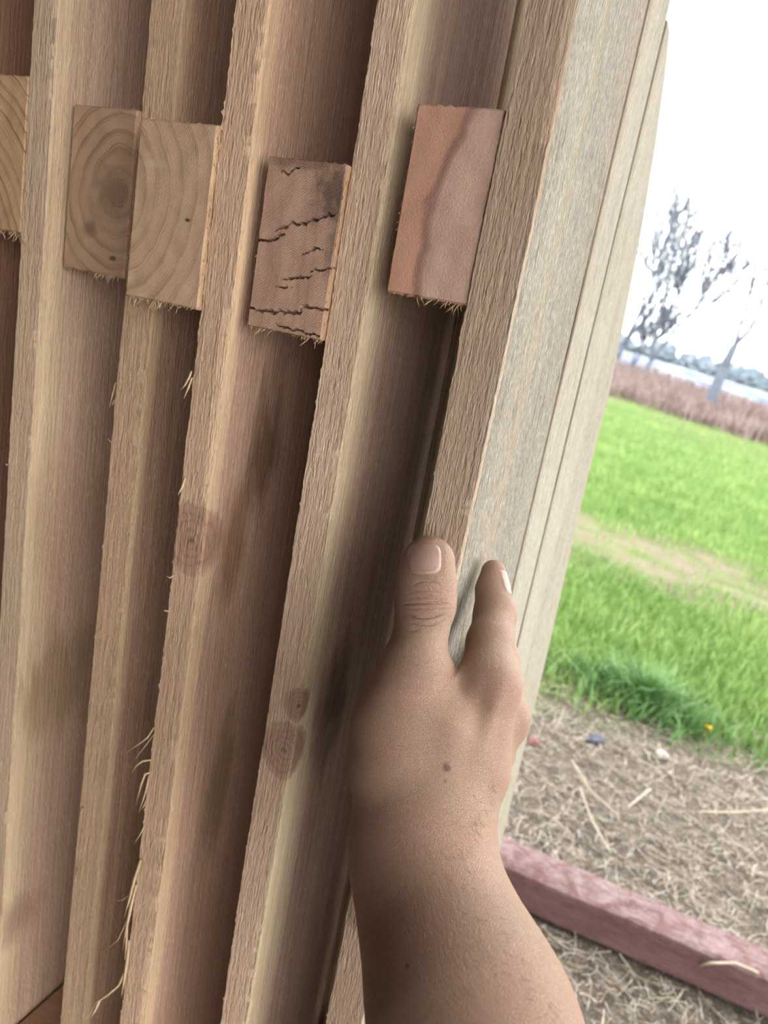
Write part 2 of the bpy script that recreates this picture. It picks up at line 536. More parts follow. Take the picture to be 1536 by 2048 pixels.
for (label, a, c, rs, seed, rough, wk, _) in specs:
    knots, stains = (), ()
    b0 = (-CAM_H - a * sl) / cl + 0.004
    if seed == 4.0:
        q = on_c(385, 1080, c); knots = [(q[0] - a - .001, -.001, q[1] - b0, .024)]
        q2 = on_a(530, 900, a + T_P); stains = [(0, q2[2] - c, q2[1] - b0, .022, .06, srgb(110, 78, 54), .75),
                                              (0, .03, q[1] - b0 - .005, .02, .05, srgb(124, 88, 62), .7)]
        q2 = on_a(440, 1560, a + T_P); stains.append((0, q2[2] - c, q2[1] - b0, .02, .08, srgb(120, 96, 66), .6))
    if seed == 5.0:
        q = on_c(578, 1500, c); q3 = on_c(585, 1420, c)
        knots = [(q[0] - a - .003, -.001, q[1] - b0 - .002, .020), (q3[0] - a + .004, .0, q3[1] - b0 + .004, .012)]
        q2 = on_a(660, 1400, a + T_P); stains = [(0, q2[2] - c + .008, q2[1] - b0 - .008, .03, .055, srgb(84, 64, 52), .7)]
    if seed == 2.0:
        q = on_a(100, 1370, a + T_P); stains = [(0, q[2] - c + .01, q[1] - b0, .05, .06, srgb(140, 116, 82), .6)]
        q = on_a(20, 1830, a + T_P); knots = []; stains.append((0, q[2] - c + .006, q[1] - b0 - .01, .03, .03, srgb(150, 116, 98), .6))
    mf = wood('cedar_face', seed=seed * 7.3, knots=knots, stains=stains, dash=.35, **wk)
    ek = dict(wk); ek['sap_w'] = .016 if seed == 5.0 else .01
    ek['heart'] = {2.0: srgb(218, 188, 158), 3.0: srgb(220, 184, 150), 4.0: srgb(220, 182, 152), 5.0: srgb(218, 184, 158)}.get(seed, wk['heart'])
    me = wood('cedar_sawn_edge', seed=seed * 7.3 + 2, knots=knots, stains=[s for s in stains if seed == 5.0], dash=.35 if seed != 3.0 else .6, fuzz=1.35, band=.8, coarse=.6 if seed == 3.0 else .25, **ek)
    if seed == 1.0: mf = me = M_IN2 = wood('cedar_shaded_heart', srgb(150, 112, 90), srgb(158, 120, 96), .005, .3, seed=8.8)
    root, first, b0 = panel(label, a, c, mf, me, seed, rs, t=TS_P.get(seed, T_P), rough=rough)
    roots.append((root, first, a, c, b0))

# outermost panel: three pale boards, seen on their weathered outer face
aE, cE, tE = -.1275, .3695, .0238
b0 = (-CAM_H - aE * sl) / cl + 0.004
rootE = empty('fence_panel', W(aE, b0, cE)); rootE.rotation_euler = (0, -LEAN, 0)
tag(rootE, 'outermost cedar fence panel of pale weathered boards, gripped by the hand', 'fence panel', 'cedar fence panels stacked upright')
MO = wood('cedar_weathered', srgb(150, 143, 130), srgb(164, 157, 142), .09, 1.0, 2.6, .5, seed=40.0, coarse=1.0)
MOD = wood('cedar_gap_shade_edge', srgb(112, 98, 86), srgb(120, 106, 92), .003, .5, 1.0, .8, seed=49.0)  # shade of the gaps between boards painted into the edge colour
MO2 = wood('cedar_weathered_pale', srgb(156, 149, 134), srgb(166, 159, 144), .09, .8, 1.6, .5, seed=47.0, coarse=.6)
qk = on_c(700, 1800, cE)
MOE = wood('cedar_sawn_edge', srgb(182, 156, 132), srgb(178, 160, 140), .003, .3, 1.2, .8, seed=44.0, knots=[(.01, 0, qk[1] - b0, .02)])
pE = picket(rootE, 0, 0, 1.83, tE, .1395, MO, MOE, 9.0, (0.36, 1.28), .7)
picket(rootE, .1446, .002, 1.83, tE, .0645, MO2, MOD, 10.0)


def prof(z):
    b = z + b0
    pts = [(-1.1, .775), (-.6, .776), (-.36, .768), (-.28, .760), (-.13, .738), (-.03, .742), (.037, .720), (.10, .697), (.158, .661), (.196, .628), (.2161, .604)]
    for (u0, v0), (u1, v1) in zip(pts, pts[1:]):
        if b <= u1: return v0 + (v1 - v0) * max(0, (b - u0) / (u1 - u0)) - cE - .2145
    return pts[-1][1] - cE - .2145


picket(rootE, .2145, 0, .2161 - b0, tE, .14, MO2, MOD, 11.0, (1.10, 1.24), .3, profile=prof)
for i, db in enumerate((0.0, -.7, .66)):
    ro = rail(rootE, -.0443 - .0012, .3708 - cE, .0098 - b0 + db, .0443, RH, .395 if i < 2 else .19, M_IN, E5 if i == 0 else M_END_PLAIN, 7 + i, (), .001 if i == 0 else .004)
    if i == 0:
        fo = strips('frayed_fibre', fray(.0443, RH, 77, 55), M_FIB, ro); fo['kind'] = 'stuff'

# torn splinters on the fourth panel's sawn edge (drawn where they hang)
def hang(idx, lines, name='splinter'):
    root, first, a, c, b0 = roots[idx]
    for pts, wd in lines:
        P = []
        for k, (x, y) in enumerate(pts):
            q = on_c(x, y, c - .0015 - .0015 * (k % 3))
            P.append((q[0] - a, q[2] - c, q[1] - b0))
        strips(name, [(P, wd)], M_FIB, first)


hang(3, [([(383, 742), (378, 755), (370, 770), (361, 782)], .0016), ([(384, 755), (377, 775), (368, 797)], .0016),
         ([(370, 955), (364, 975), (356, 990)], .0022), ([(348, 1150), (340, 1156), (332, 1152)], .0014), ([(338, 1222), (330, 1222), (329, 1220)], .0016),
         ([(308, 1455), (295, 1475), (275, 1490), (251, 1507)], .0014), ([(307, 1470), (292, 1490), (280, 1505), (267, 1524)], .0007),
         ([(302, 1520), (285, 1522), (272, 1532), (264, 1546)], .0016), ([(300, 1545), (290, 1548), (282, 1570), (272, 1610)], .0020),
         ([(298, 1550), (292, 1580), (286, 1600), (278, 1625)], .0014), ([(292, 1600), (288, 1612), (282, 1620)], .0010),
         ([(289, 1650), (280, 1670), (268, 1688)], .0010),
         ([(281, 1720), (268, 1760), (258, 1800), (249, 1836)], .0028), ([(272, 1770), (262, 1810), (254, 1850), (246, 1900)], .0030),
         ([(266, 1800), (250, 1850), (236, 1880), (207, 1905)], .0009), ([(258, 1790), (246, 1800), (233, 1802)], .0007),
         ([(258, 1880), (254, 1920), (248, 1960), (243, 1995)], .0030), ([(255, 1850), (253, 1880), (250, 1920)], .0020),
         ([(250, 1940), (238, 1970), (215, 1990), (192, 2005), (178, 2030), (160, 2052)], .0022), ([(200, 1999), (190, 2020), (182, 2035)], .0030)])
hang(2, [([(231, 765), (226, 785), (219, 815)], .0012), ([(229, 800), (224, 810), (222, 808)], .0008), ([(222, 885), (218, 880), (216, 877)], .0008),
         ([(198, 1262), (194, 1275), (190, 1280)], .0010), ([(166, 1615), (162, 1625), (163, 1650)], .0028), ([(155, 1740), (152, 1755), (153, 1765)], .0024)])
hang(1, [([(18, 930), (14, 930), (12, 928)], .0006)])
# fringe hanging from the first rail end
# ------------------------------------------------------------------ the hand
def cam_pt(x, y, D):
    return np.array(((x - 768) / F_PX * D, (y - 1024) / F_PX * D, D))


def chain(pts):
    """list of (px, py, depth, radius in px) -> [(p, r)]"""
    return [(cam_pt(x, y, D), r * D / F_PX) for x, y, D, r in pts]


def sd_cone(P, a, b, ra, rb):
    ba = b - a; L2 = ba @ ba
    h = np.clip(((P - a) @ ba) / L2, 0, 1)
    d = np.linalg.norm(P - a - h[..., None] * ba, axis=-1)
    return d - (ra + (rb - ra) * h)


def smin(a, b, k):
    h = np.clip(0.5 + 0.5 * (b - a) / k, 0, 1)
    return b + (a - b) * h - k * h * (1 - h)


def at_a(x, y, a):
    r = ray(x, y); return a / abc(r)[0]


TH = chain([(857, 1124, .3845, 53), (852, 1165, .3845, 56), (851, 1210, .383, 57), (841, 1270, .378, 51), (828, 1345, .370, 65), (795, 1450, .362, 82), (788, 1520, .357, 84)])
IX = chain([(987, 1144, .424, 25), (985, 1180, .421, 32), (990, 1228, .414, 41), (980, 1285, .396, 45), (976, 1372, .376, 63)])
D_m = at_a(1000, 1215, -.0945); D_r = at_a(990, 1310, -.0945); D_p = at_a(975, 1400, -.0955)
MD = chain([(990, 1222, D_m, 27), (994, 1252, D_m - .003, 30), (1002, 1320, D_m - .022, 35), (1012, 1438, .392, 46)])
RG = chain([(990, 1310, D_r, 28), (992, 1345, D_r - .003, 30), (995, 1410, D_r - .03, 33), (985, 1500, .408, 44)])
PK = chain([(975, 1400, D_p, 24), (975, 1430, D_p - .004, 26), (970, 1480, D_p - .035, 29), (955, 1560, .405, 40)])
PALM = [chain([(976, 1372, .376, 60), (938, 1540, .364, 76), (895, 1625, .356, 84), (842, 1690, .350, 108)]),
        chain([(1008, 1440, .392, 42), (950, 1540, .380, 66), (880, 1640, .362, 80)]),
        chain([(980, 1500, .405, 42), (935, 1570, .388, 55), (880, 1660, .365, 72)]),
        chain([(950, 1555, .402, 36), (905, 1620, .385, 48), (870, 1680, .362, 70)]),
        chain([(828, 1345, .370, 60), (795, 1450, .362, 80), (792, 1545, .356, 84), (835, 1680, .350, 110)]),
        chain([(905, 1400, .374, 52), (872, 1470, .363, 92), (862, 1580, .356, 100)])]
ARM = chain([(838, 1675, .350, 113), (851, 1760, .342, 117), (893, 1890, .322, 146), (945, 2048, .292, 186)]) + [(np.array((.050, .236, .238)), .0405), (np.array((.066, .282, .176)), .0420), (np.array((.076, .302, .148)), .0385)]

h = 0.0013
lo = np.array([-0.03, 0.008, 0.095]); hi = np.array([0.125, 0.355, 0.505])
ax = [np.arange(lo[i], hi[i], h, dtype=np.float32) for i in range(3)]
# evaluate in y-slabs to keep memory low
def field(P):
    def poly(c, k=None):
        d = None
        for (p0, r0), (p1, r1) in zip(c, c[1:]):
            e = sd_cone(P, p0.astype(np.float32), p1.astype(np.float32), r0, r1)
            d = e if d is None else (np.minimum(d, e) if k is None else smin(d, e, k))
        return d
    palm = None
    for c in PALM:
        e = poly(c, .004)
        palm = e if palm is None else smin(palm, e, .010)
    palm = smin(palm, poly(ARM, .02), .018)
    out = smin(palm, poly(TH, .005), .009)
    out = smin(out, poly(IX, .004), .007)
    for c in (MD, RG, PK):
        out = np.minimum(out, smin(palm, poly(c, .004), .007))
    # relief seen on the skin: knuckle creases, tendons, wrist folds, nail bed
    px = P[..., 0] / P[..., 2] * F_PX + 768; py = P[..., 1] / P[..., 2] * F_PX + 1024
    near = np.clip((0.415 - P[..., 2]) / .01, 0, 1)
    g = lambda v, s: np.exp(-(v / s) ** 2)
    def crease(x0, x1, yc, sag, dep, wd=3.2):
        u = (px - (x0 + x1) / 2) / ((x1 - x0) / 2)
        return dep * g(py - (yc + sag * u * u), wd) * np.clip(1.2 - u * u, 0, 1) * (np.abs(u) < 1.1) * near
    add = crease(804, 898, 1206, 3, .0011, 2.2) + crease(804, 892, 1236, -12, .0011, 2.4) + crease(812, 888, 1250, -9, .0008, 2.2) + crease(804, 900, 1217, 2, .0005, 2.) + crease(826, 880, 1162, 8, .0006, 2.2) + crease(815, 880, 1180, 6, .0004) + crease(812, 885, 1194, 4, .0004)
    add = add + crease(805, 840, 1262, -4, .0004) + crease(985, 1040, 1335, -10, .0003)
    # web fold
    add = add + .0014 * g((px - 905) + (py - 1345) * .75, 7) * g(py - 1352, 28) * near
    # nail bed
    nb = (np.abs((px - 850) / 40) ** 4 + np.abs((py - 1117) / 36) ** 4)
    add = add + .0006 * np.clip(1.2 - nb, 0, 1) * near
    # tendon / knuckle relief on the back of the hand
    add = add - .0011 * g((px - 985) + (py - 1440) * .28, 16) * g(py - 1440, 75) * near
    add = add + .0005 * g((px - 948) + (py - 1450) * .25, 16) * g(py - 1430, 80) * near
    # wrist folds
    wr = np.sin((py - (px - 860) * .22 + ((px - 860) / 90) ** 2 * 10) / 3.3 + np.sin(px / 31) * 1.2)
    add = add + .00016 * wr * g(py - 1640, 60) * near
    return out + add


Fv = np.empty((len(ax[0]), len(ax[1]), len(ax[2])), dtype=np.float32)
for j0 in range(0, len(ax[1]), 24):
    gx, gy, gz = np.meshgrid(ax[0], ax[1][j0:j0 + 24], ax[2], indexing='ij')
    Fv[:, j0:j0 + 24, :] = field(np.stack([gx, gy, gz], -1))


def surface_nets(F):
    ins = F < 0
    s = [slice(None, -1), slice(1, None)]
    cnt = np.zeros(tuple(n - 1 for n in F.shape), dtype=np.float32)
    acc = np.zeros(cnt.shape + (3,), dtype=np.float32)
    corners = [(i, j, k) for i in (0, 1) for j in (0, 1) for k in (0, 1)]
    get = lambda A, c: A[s[c[0]], s[c[1]], s[c[2]]]
    for c0 in corners:
        for axis in range(3):
            if c0[axis] == 0:
                c1 = list(c0); c1[axis] = 1
                f0, f1 = get(F, c0), get(F, c1)
                cr = get(ins, c0) != get(ins, c1)
                tt = np.where(cr, f0 / np.where(cr, f0 - f1, 1), 0)
                cnt += cr
                for q in range(3):
                    acc[..., q] += np.where(cr, c0[q] + (tt if q == axis else 0), 0)
    act = cnt > 0
    idx = -np.ones(cnt.shape, dtype=np.int64)
    idx[act] = np.arange(act.sum())
    cells = np.argwhere(act)
    V = cells + acc[act] / cnt[act][:, None]
    Q = []
    for axis in range(3):
        a, b = [(1, 2), (2, 0), (0, 1)][axis]
        sl0 = [slice(None)] * 3; sl1 = [slice(None)] * 3
        sl0[axis] = slice(None, -1); sl1[axis] = slice(1, None)
        i0, i1 = ins[tuple(sl0)], ins[tuple(sl1)]
        e = np.argwhere(i0 != i1)
        ok = (e[:, a] > 0) & (e[:, b] > 0) & (e[:, a] < F.shape[a] - 1) & (e[:, b] < F.shape[b] - 1)
        e = e[ok]
        flip = i0[tuple(e.T)]
        def cell(da, db):
            c = e.copy(); c[:, a] -= da; c[:, b] -= db
            return idx[tuple(c.T)]
        q = np.stack([cell(1, 1), cell(0, 1), cell(0, 0), cell(1, 0)], 1)
        q[~flip] = q[~flip][:, ::-1]
        Q.append(q)
    return V, np.concatenate(Q)


V, Q = surface_nets(Fv)
Vc = V * h + lo
Vw = Vc @ M.T + CAMP


def skin_mat():
    t = NT('skin')
    p = t.obj()
    base = srgb(150, 122, 100)
    col = t.mix(t.ramp(t.noise(p, 38.0, 3, .5), [(.4, 0.0), (.66, .5)]), base, srgb(156, 117, 101))
    col = t.mix(t.ramp(t.noise(p, 24.0, 2, .5, off=6), [(.45, 0.0), (.7, .45)]), col, srgb(154, 120, 98))
    col = t.mix(t.ramp(t.noise(p, 700.0, 3, .6, off=2), [(.4, .0), (.7, .22)]), col, srgb(140, 100, 82))
    # moles
    for (x, y, D, r, c) in [(893, 1535, .33, .0020, srgb(92, 66, 54)), (890, 1562, .33, .0008, srgb(110, 80, 66)), (814, 1932, .30, .0010, srgb(96, 70, 56)), (727, 1467, .35, .0005, srgb(110, 80, 70))]:
        ro, rd = np.zeros(3), cam_pt(x, y, 1.0)
        D = D0 = hit(x, y)
        w = M @ cam_pt(x, y, D)
        q = t.vmath('DISTANCE', p, tuple(w + CAMP))
        q = t.math('ADD', q, t.math('MULTIPLY', t.math('SUBTRACT', t.noise(p, 600.0, 2), .5), r * .7))
        col = t.mix(t.ramp(t.math('DIVIDE', q, r * 1.3), [(.4, .85), (1.0, 0.0)]), col, c)
    # skin lines
    vo = t.n('ShaderNodeTexVoronoi', feature='DISTANCE_TO_EDGE')
    mp = t.n('ShaderNodeMapping'); t.l(p, mp.inputs[0])
    mp.inputs['Scale'].default_value = (900, 900, 1500)
    mp.inputs['Rotation'].default_value = (0.2, 0.25, 0)
    t.l(mp.outputs[0], vo.inputs['Vector']); vo.inputs['Scale'].default_value = 1.0
    ln = t.ramp(vo.outputs['Distance'], [(0.0, 0.0), (0.12, 1.0)])
    fold = t.noise(p, (200, 200, 1300), 3, .6, .5, off=3)
    hh = t.math('ADD', t.math('MULTIPLY', ln, 0.45), t.math('MULTIPLY', fold, 1.0))
    nb = t.bump(hh, 0.0004)
    m = t.done(col, t.ramp(t.noise(p, 300.0, 2), [(0.3, .48), (.7, .62)]), nb, .35)
    t.b.inputs['Subsurface Weight'].default_value = 0.12
    t.b.inputs['Subsurface Radius'].default_value = (.008, .003, .0015)
    t.b.inputs['Subsurface Scale'].default_value = 0.35
    return m


def hit(x, y, D0=.2):
    """depth of the skin surface along a pixel's ray"""
    d = cam_pt(x, y, 1.0).astype(np.float32)
    D = D0
    for _ in range(200):
        e = float(field((d * D)[None, None, None, :])[0, 0, 0])
        if e < 2e-5: break
        D += max(e * .6, 1e-5)
    return D


def refine(V, Q):
    import bmesh
    bm = bmesh.new()
    vs = [bm.verts.new(v) for v in V]
    for q in Q:
        try: bm.faces.new([vs[i] for i in q])
        except ValueError: pass
    def pix(c): return c.x / c.z * F_PX + 768, c.y / c.z * F_PX + 1024
    fs = []
    for f in bm.faces:
        c = f.calc_center_median(); x, y = pix(c)
        if 785 < x < 915 and 1060 < y < 1300 and c.z < .385: fs.append(f)
    ed = {e for f in fs for e in f.edges}
    bmesh.ops.subdivide_edges(bm, edges=list(ed), cuts=3, use_grid_fill=True)
    bm.verts.index_update(); bm.verts.ensure_lookup_table()
    P = np.array([v.co for v in bm.verts], dtype=np.float64)
    x = P[:, 0] / P[:, 2] * F_PX + 768; y = P[:, 1] / P[:, 2] * F_PX + 1024
    sel = (x > 780) & (x < 920) & (y > 1055) & (y < 1305) & (P[:, 2] < .39)
    S = P[sel]; e = 2e-4
    for _ in range(3):
        f0 = field(S[:, None, None, :])[:, 0, 0]
        G = np.stack([(field((S + np.eye(3)[k] * e)[:, None, None, :])[:, 0, 0] - f0) / e for k in range(3)], 1)
        G /= np.maximum(np.linalg.norm(G, axis=1, keepdims=True), .3)
        S = S - G * np.clip(f0, -.001, .001)[:, None] * .8
    P[sel] = S
    bm.faces.ensure_lookup_table()
    F = [[v.index for v in f.verts] for f in bm.faces]
    bm.free()
    return P, F


M_SKIN = skin_mat()
Vr, Qr = refine(Vc, Q)
person = mesh_obj('person', Vr @ M.T + CAMP, Qr, M_SKIN, None, True)
tag(person, 'right hand and bare forearm of a person gripping the pale outer fence panel', 'person')

tn = NT('nail')
np_ = tn.obj()
ncol = tn.mix(tn.ramp(tn.noise(np_, (500, 500, 30), 2), [(.3, 0), (.7, .5)]), srgb(158, 127, 112), srgb(144, 113, 100))
M_NAIL = tn.done(ncol, .32, tn.bump(tn.noise(np_, (900, 900, 20), 2), .0001), .45)
M_HAIR = NT('arm_hair').done(srgb(60, 46, 40), .6)


def nail(center_cam, nrm_dir, up_dir, hw, hl, name, dist=.03, lift=.0011):
    """curved plate laid on the finger, found by walking onto the skin along -nrm_dir"""
    n = np.array(nrm_dir, float); n /= np.linalg.norm(n)
    u = np.array(up_dir, float); u -= n * (u @ n); u /= np.linalg.norm(u)
    s = np.cross(u, n)
    R, A = 9, 28
    V, F = [], []
    def surf(o):
        k = -dist
        for _ in range(120):
            e = float(field((o - n * k).astype(np.float32)[None, None, None, :])[0, 0, 0])
            if e < 2e-5: break
            k += max(e * .6, 1e-5)
        return o - n * k
    c0 = surf(center_cam); V.append(c0 + n * lift)
    for r in range(1, R + 1):
        f = r / R
        for k in range(A):
            th = 2 * math.pi * k / A
            cx, sx = math.cos(th), math.sin(th)
            m = (abs(cx) ** 4 + abs(sx) ** 4) ** -.25
            q = center_cam + s * (cx * m * hw * f) + u * (sx * m * hl * f)
            p = surf(q)
            V.append(p + n * (lift * (1.0 if f < .95 else -.6)))
    for k in range(A):
        F.append((0, 1 + k, 1 + (k + 1) % A))
        for r in range(R - 1):
            a = 1 + r * A + k; b = 1 + r * A + (k + 1) % A
            F.append((a, a + A, b + A, b))
    Vn = np.array(V) @ M.T + CAMP
    o = mesh_obj(name, Vn, F, M_NAIL, person, True)
    o['label'] = 'short trimmed nail'
    return o


D = hit(850, 1117)
nail(cam_pt(849, 1117, D), (0, -.10, -1), (0.0, -1, 0), 35 * D / F_PX, 33 * D / F_PX, 'thumbnail')
n_cam = M.T @ NV        # outward from the panel face
u_cam = M.T @ (UV * .6 + np.array((0, .8, 0)))
for c, hw in ((IX, .0055), (MD, .006), (RG, .0055), (PK, .0045)):
    p, r = c[0]; p2 = c[1][0]
    up = p - p2; up /= np.linalg.norm(up)
    nail(p - up * .0035 + n_cam * r * .2, n_cam - np.array((0, 0, .35)) * (1 if c is IX else 0), up, hw, .0058, 'fingernail', .02, .0005)

hairs = []
hr = random.Random(3)
for k in range(230):
    y = hr.uniform(1560, 2048)
    f = (y - 1600) / 448
    x = hr.uniform(.0, 1.0)
    edge = np.interp(y, [1560, 1660, 1710, 1750, 1830, 1900, 1970, 2048], [1008, 963, 948, 950, 1008, 1048, 1088, 1128])
    xx = edge - 6 - abs(hr.gauss(0, 1)) * (22 + 75 * f)
    D = hit(xx, y)
    if D > .42: continue
    p = cam_pt(xx, y, D)
    L = hr.uniform(.002, .0055)
    dirv = np.array((hr.uniform(.1, .8), hr.uniform(-.2, .9), hr.uniform(-.35, -.1))); dirv /= np.linalg.norm(dirv)
    pts = [(p + dirv * L * s + np.array((0, .25, .25)) * L * s * s * .6) @ M.T + CAMP for s in (-.05, .35, .7, 1)]
    hairs.append((pts, .00007))
ho = strips('arm_hair', hairs, M_HAIR, person, thick=.00005); ho['kind'] = 'stuff'
ho['label'] = 'fine dark hairs'

# ------------------------------------------------------------------ ground, grass, straw
tg = NT('ground_soil_and_grass')
gp = tg.obj()
gx, gy, gz = tg.sep(gp)
line = tg.math('SUBTRACT', gy, tg.math('MULTIPLY', gx, .38))
edge_n = tg.math('MULTIPLY', tg.math('SUBTRACT', tg.noise(gp, 2.2, 4, .6), .5), 1.0)
gfac = tg.ramp(tg.math('SUBTRACT', tg.math('ADD', line, edge_n), 1.9), [(0.3, 0.0), (0.7, 1.0)])
soil = tg.mix(tg.ramp(tg.noise(gp, 26.0, 5, .65), [(.35, 0), (.65, 1)]), srgb(78, 70, 62), srgb(120, 110, 98))
soil = tg.mix(tg.ramp(tg.noise(gp, 160.0, 4, .7), [(.45, 0), (.65, .8)]), soil, srgb(70, 62, 54))
soil = tg.mix(tg.ramp(tg.noise(gp, 90.0, 3, .6, 1.5, off=4), [(.56, 0), (.66, .75)]), soil, srgb(162, 156, 146))
green = tg.mix(tg.ramp(tg.noise(gp, 1.6, 4, .6, off=2), [(.35, 0), (.65, 1)]), srgb(78, 106, 48), srgb(104, 130, 64))
green = tg.mix(tg.ramp(tg.noise(gp, 22.0, 4, .7, off=7), [(.4, 0), (.7, .6)]), green, srgb(66, 90, 40))
track = tg.math('SUBTRACT', gy, tg.math('MULTIPLY', gx, .22))
tn_ = tg.math('ADD', track, tg.math('MULTIPLY', tg.math('SUBTRACT', tg.noise(gp, 1.8, 4, .65, off=9), .5), 1.1))
tb = tg.ramp(tg.math('DIVIDE', tn_, 10.0), [(.375, 0), (.41, .95), (.48, .95), (.52, 0)])
tb = tg.math('MULTIPLY', tb, tg.ramp(tg.noise(gp, (2.5, 5, 1), 4, .6, off=14), [(.36, .2), (.56, 1)]))
dry = tg.mix(tg.noise(gp, 8.0, 4, .6, off=3), srgb(118, 106, 90), srgb(140, 128, 112))
green = tg.mix(tb, green, dry)
far = tg.ramp(tg.math('DIVIDE', gy, 40.0), [(.22, 0), (.34, .35), (.40, .8), (.43, 1)])
green = tg.mix(tg.math('MULTIPLY', far, tg.ramp(tg.noise(gp, 1.1, 3, .6, off=5), [(.35, .2), (.6, 1)])), green, srgb(122, 110, 96))
gcol = tg.mix(gfac, soil, green)
M_GROUND = tg.done(gcol, .95, tg.bump(tg.noise(gp, 60.0, 5, .7), .02), .1)


def gh(x, y):
    k = 0.5 if y < 12 else 0.3
    return k * (0.03 * vn(x * 1.3, y * 1.3, 0.3) + 0.018 * vn(x * 6, y * 6, 1.0)) - 0.012


xs = np.concatenate([np.linspace(-140, -6, 24), np.linspace(-5.5, 5.5, 111), np.linspace(6, 140, 24)])
ys = np.concatenate([np.linspace(-6, 0.7, 10), np.linspace(0.8, 6, 105), np.linspace(6.2, 20, 50), np.linspace(22, 320, 24)])
GV = [(x, y, gh(x, y)) for y in ys for x in xs]
nX = len(xs)
GF = [(j * nX + i, j * nX + i + 1, (j + 1) * nX + i + 1, (j + 1) * nX + i) for j in range(len(ys) - 1) for i in range(nX - 1)]
ground = mesh_obj('floor', GV, GF, M_GROUND, None, True)
tag(ground, 'earth ground with bare soil in front and a green meadow behind', None, None, 'structure')


def blade_mat(name, c1, c2, c3, sc=5.0):
    t = NT(name); p = t.obj()
    col = t.mix(t.ramp(t.noise(p, sc, 3, .6), [(.35, 0), (.65, 1)]), c1, c2)
    col = t.mix(t.ramp(t.noise(p, 60.0, 2, .6, off=4), [(.5, 0), (.7, .7)]), col, c3)
    m = t.done(col, .6, None, .3)
    t.b.inputs['Subsurface Weight'].default_value = 0.0
    return m


M_GRASS = blade_mat('grass_blades', srgb(98, 132, 62), srgb(128, 154, 84), srgb(154, 166, 120), 1.5)
M_TUFT = blade_mat('tuft_blades', srgb(74, 110, 56), srgb(96, 134, 74), srgb(124, 152, 112), 9.0)
M_STRAW = blade_mat('straw', srgb(158, 148, 132), srgb(108, 97, 82), srgb(192, 188, 182), 22.0)
M_BRUSH = blade_mat('dry_brush', srgb(122, 106, 102), srgb(138, 120, 114), srgb(104, 88, 84), .6)


def blades(name, pts, hgt, wid, mat, lean=.5, seed=1):
    r = np.random.default_rng(seed)
    V, F = [], []
    for (x, y, z, s) in pts:
        th = r.uniform(0, 2 * math.pi); ph = r.uniform(0, 2 * math.pi)
        hh = hgt * s * r.uniform(.55, 1.25); ww = wid * r.uniform(.6, 1.3) * (s if s > 1 else 1)
        lx, ly = math.cos(ph) * lean * hh * r.uniform(.1, 1), math.sin(ph) * lean * hh * r.uniform(.1, 1)
        wx, wy = math.cos(th) * ww / 2, math.sin(th) * ww / 2
        b = len(V)
        V += [(x - wx, y - wy, z - .01), (x + wx, y + wy, z - .01), (x + wx * .8 + lx * .4, y + wy * .8 + ly * .4, z + hh * .6), (x - wx * .8 + lx * .4, y - wy * .8 + ly * .4, z + hh * .6), (x + lx, y + ly, z + hh * .95)]
        F += [(b, b + 1, b + 2, b + 3), (b + 3, b + 2, b + 4)]
    return mesh_obj(name, V, F, mat, None, True)


def meadow_edge(x): return 2.28 + .38 * x


pts = []
rg = np.random.default_rng(11)
n = 0
while n < 46000:
    u = rg.uniform(0, 1)
    y = 2.15 * (16.5 / 2.15) ** (u ** .8)
    x = rg.uniform(-.27 * y - .25, .10 * y + .45)
    e = y - meadow_edge(x) + .5 * vn(x * 2.2, y * 2.2, 7.0) + .2 * vn(x * 9, y * 9, 2.0)
    n += 1
    if e < 0: continue
    tr = y - .22 * x + .45 * vn(x * 1.8, y * 1.8, 4.0)
    if 3.95 < tr < 4.85 and rg.uniform() < .88: continue
    if y > 9 and vn(x * .7, y * .7, 9.0) > .15 and rg.uniform() < .6: continue
    s = (0.7 + .35 * vn(x * 3, y * 3, 5.0)) * (1.0 if y < 6 else 1.25)
    pts.append((x, y, gh(x, y), max(.3, s) * (1 + y * .02)))
grass = blades('meadow_grass', pts, .075, .006, M_GRASS, .7, 3)
tag(grass, 'bright green meadow grass growing beyond the bare soil', 'grass', None, 'stuff')

# darker tuft at the meadow's near edge
tuft_c = ground_pt(1275, 1415)
tp = []
for k in range(900):
    a_ = rg.uniform(0, 6.283); q = abs(rg.normal(0, .10))
    tp.append((tuft_c[0] + math.cos(a_) * q * 1.7, tuft_c[1] + .03 + math.sin(a_) * q * .9, gh(tuft_c[0], tuft_c[1]), 1.0 * max(.4, 1.2 - q * 3)))
tuft = blades('grass_tuft', tp, .115, .007, M_TUFT, 1.3, 5)
tag(tuft, 'dark bluish green grass tuft spreading at the edge of the bare soil', 'grass tuft')

# loose straw on the soil
def straws(name, n, seed, xr, yr, L, wd, mat, cond=None):
    r = np.random.default_rng(seed); V, F = [], []
    for k in range(n):
        x, y = r.uniform(*xr), r.uniform(*yr)
        if cond and not cond(x, y, r): continue
        th = r.uniform(0, math.pi) ; ln = L * r.uniform(.25, 1.4); bend = r.normal(0, .25)
        z = gh(x, y) + r.uniform(.003, .022); w = wd * r.uniform(.5, 1.5); tilt = r.normal(0, .22)
        b = len(V)
        for i in range(4):
            s = i / 3 - .5
            an = th + bend * s * 2
            cx, cy = x + math.cos(an) * s * ln, y + math.sin(an) * s * ln
            zz = max(z + tilt * s * ln, gh(cx, cy) + .001)
            nx_, ny_ = -math.sin(an) * w / 2, math.cos(an) * w / 2
            V += [(cx - nx_, cy - ny_, zz), (cx, cy, zz + w * .35), (cx + nx_, cy + ny_, zz)]
            if i:
                p = b + (i - 1) * 3
                F += [(p, p + 1, p + 4, p + 3), (p + 1, p + 2, p + 5, p + 4)]
    return mesh_obj(name, V, F, mat, None, True)


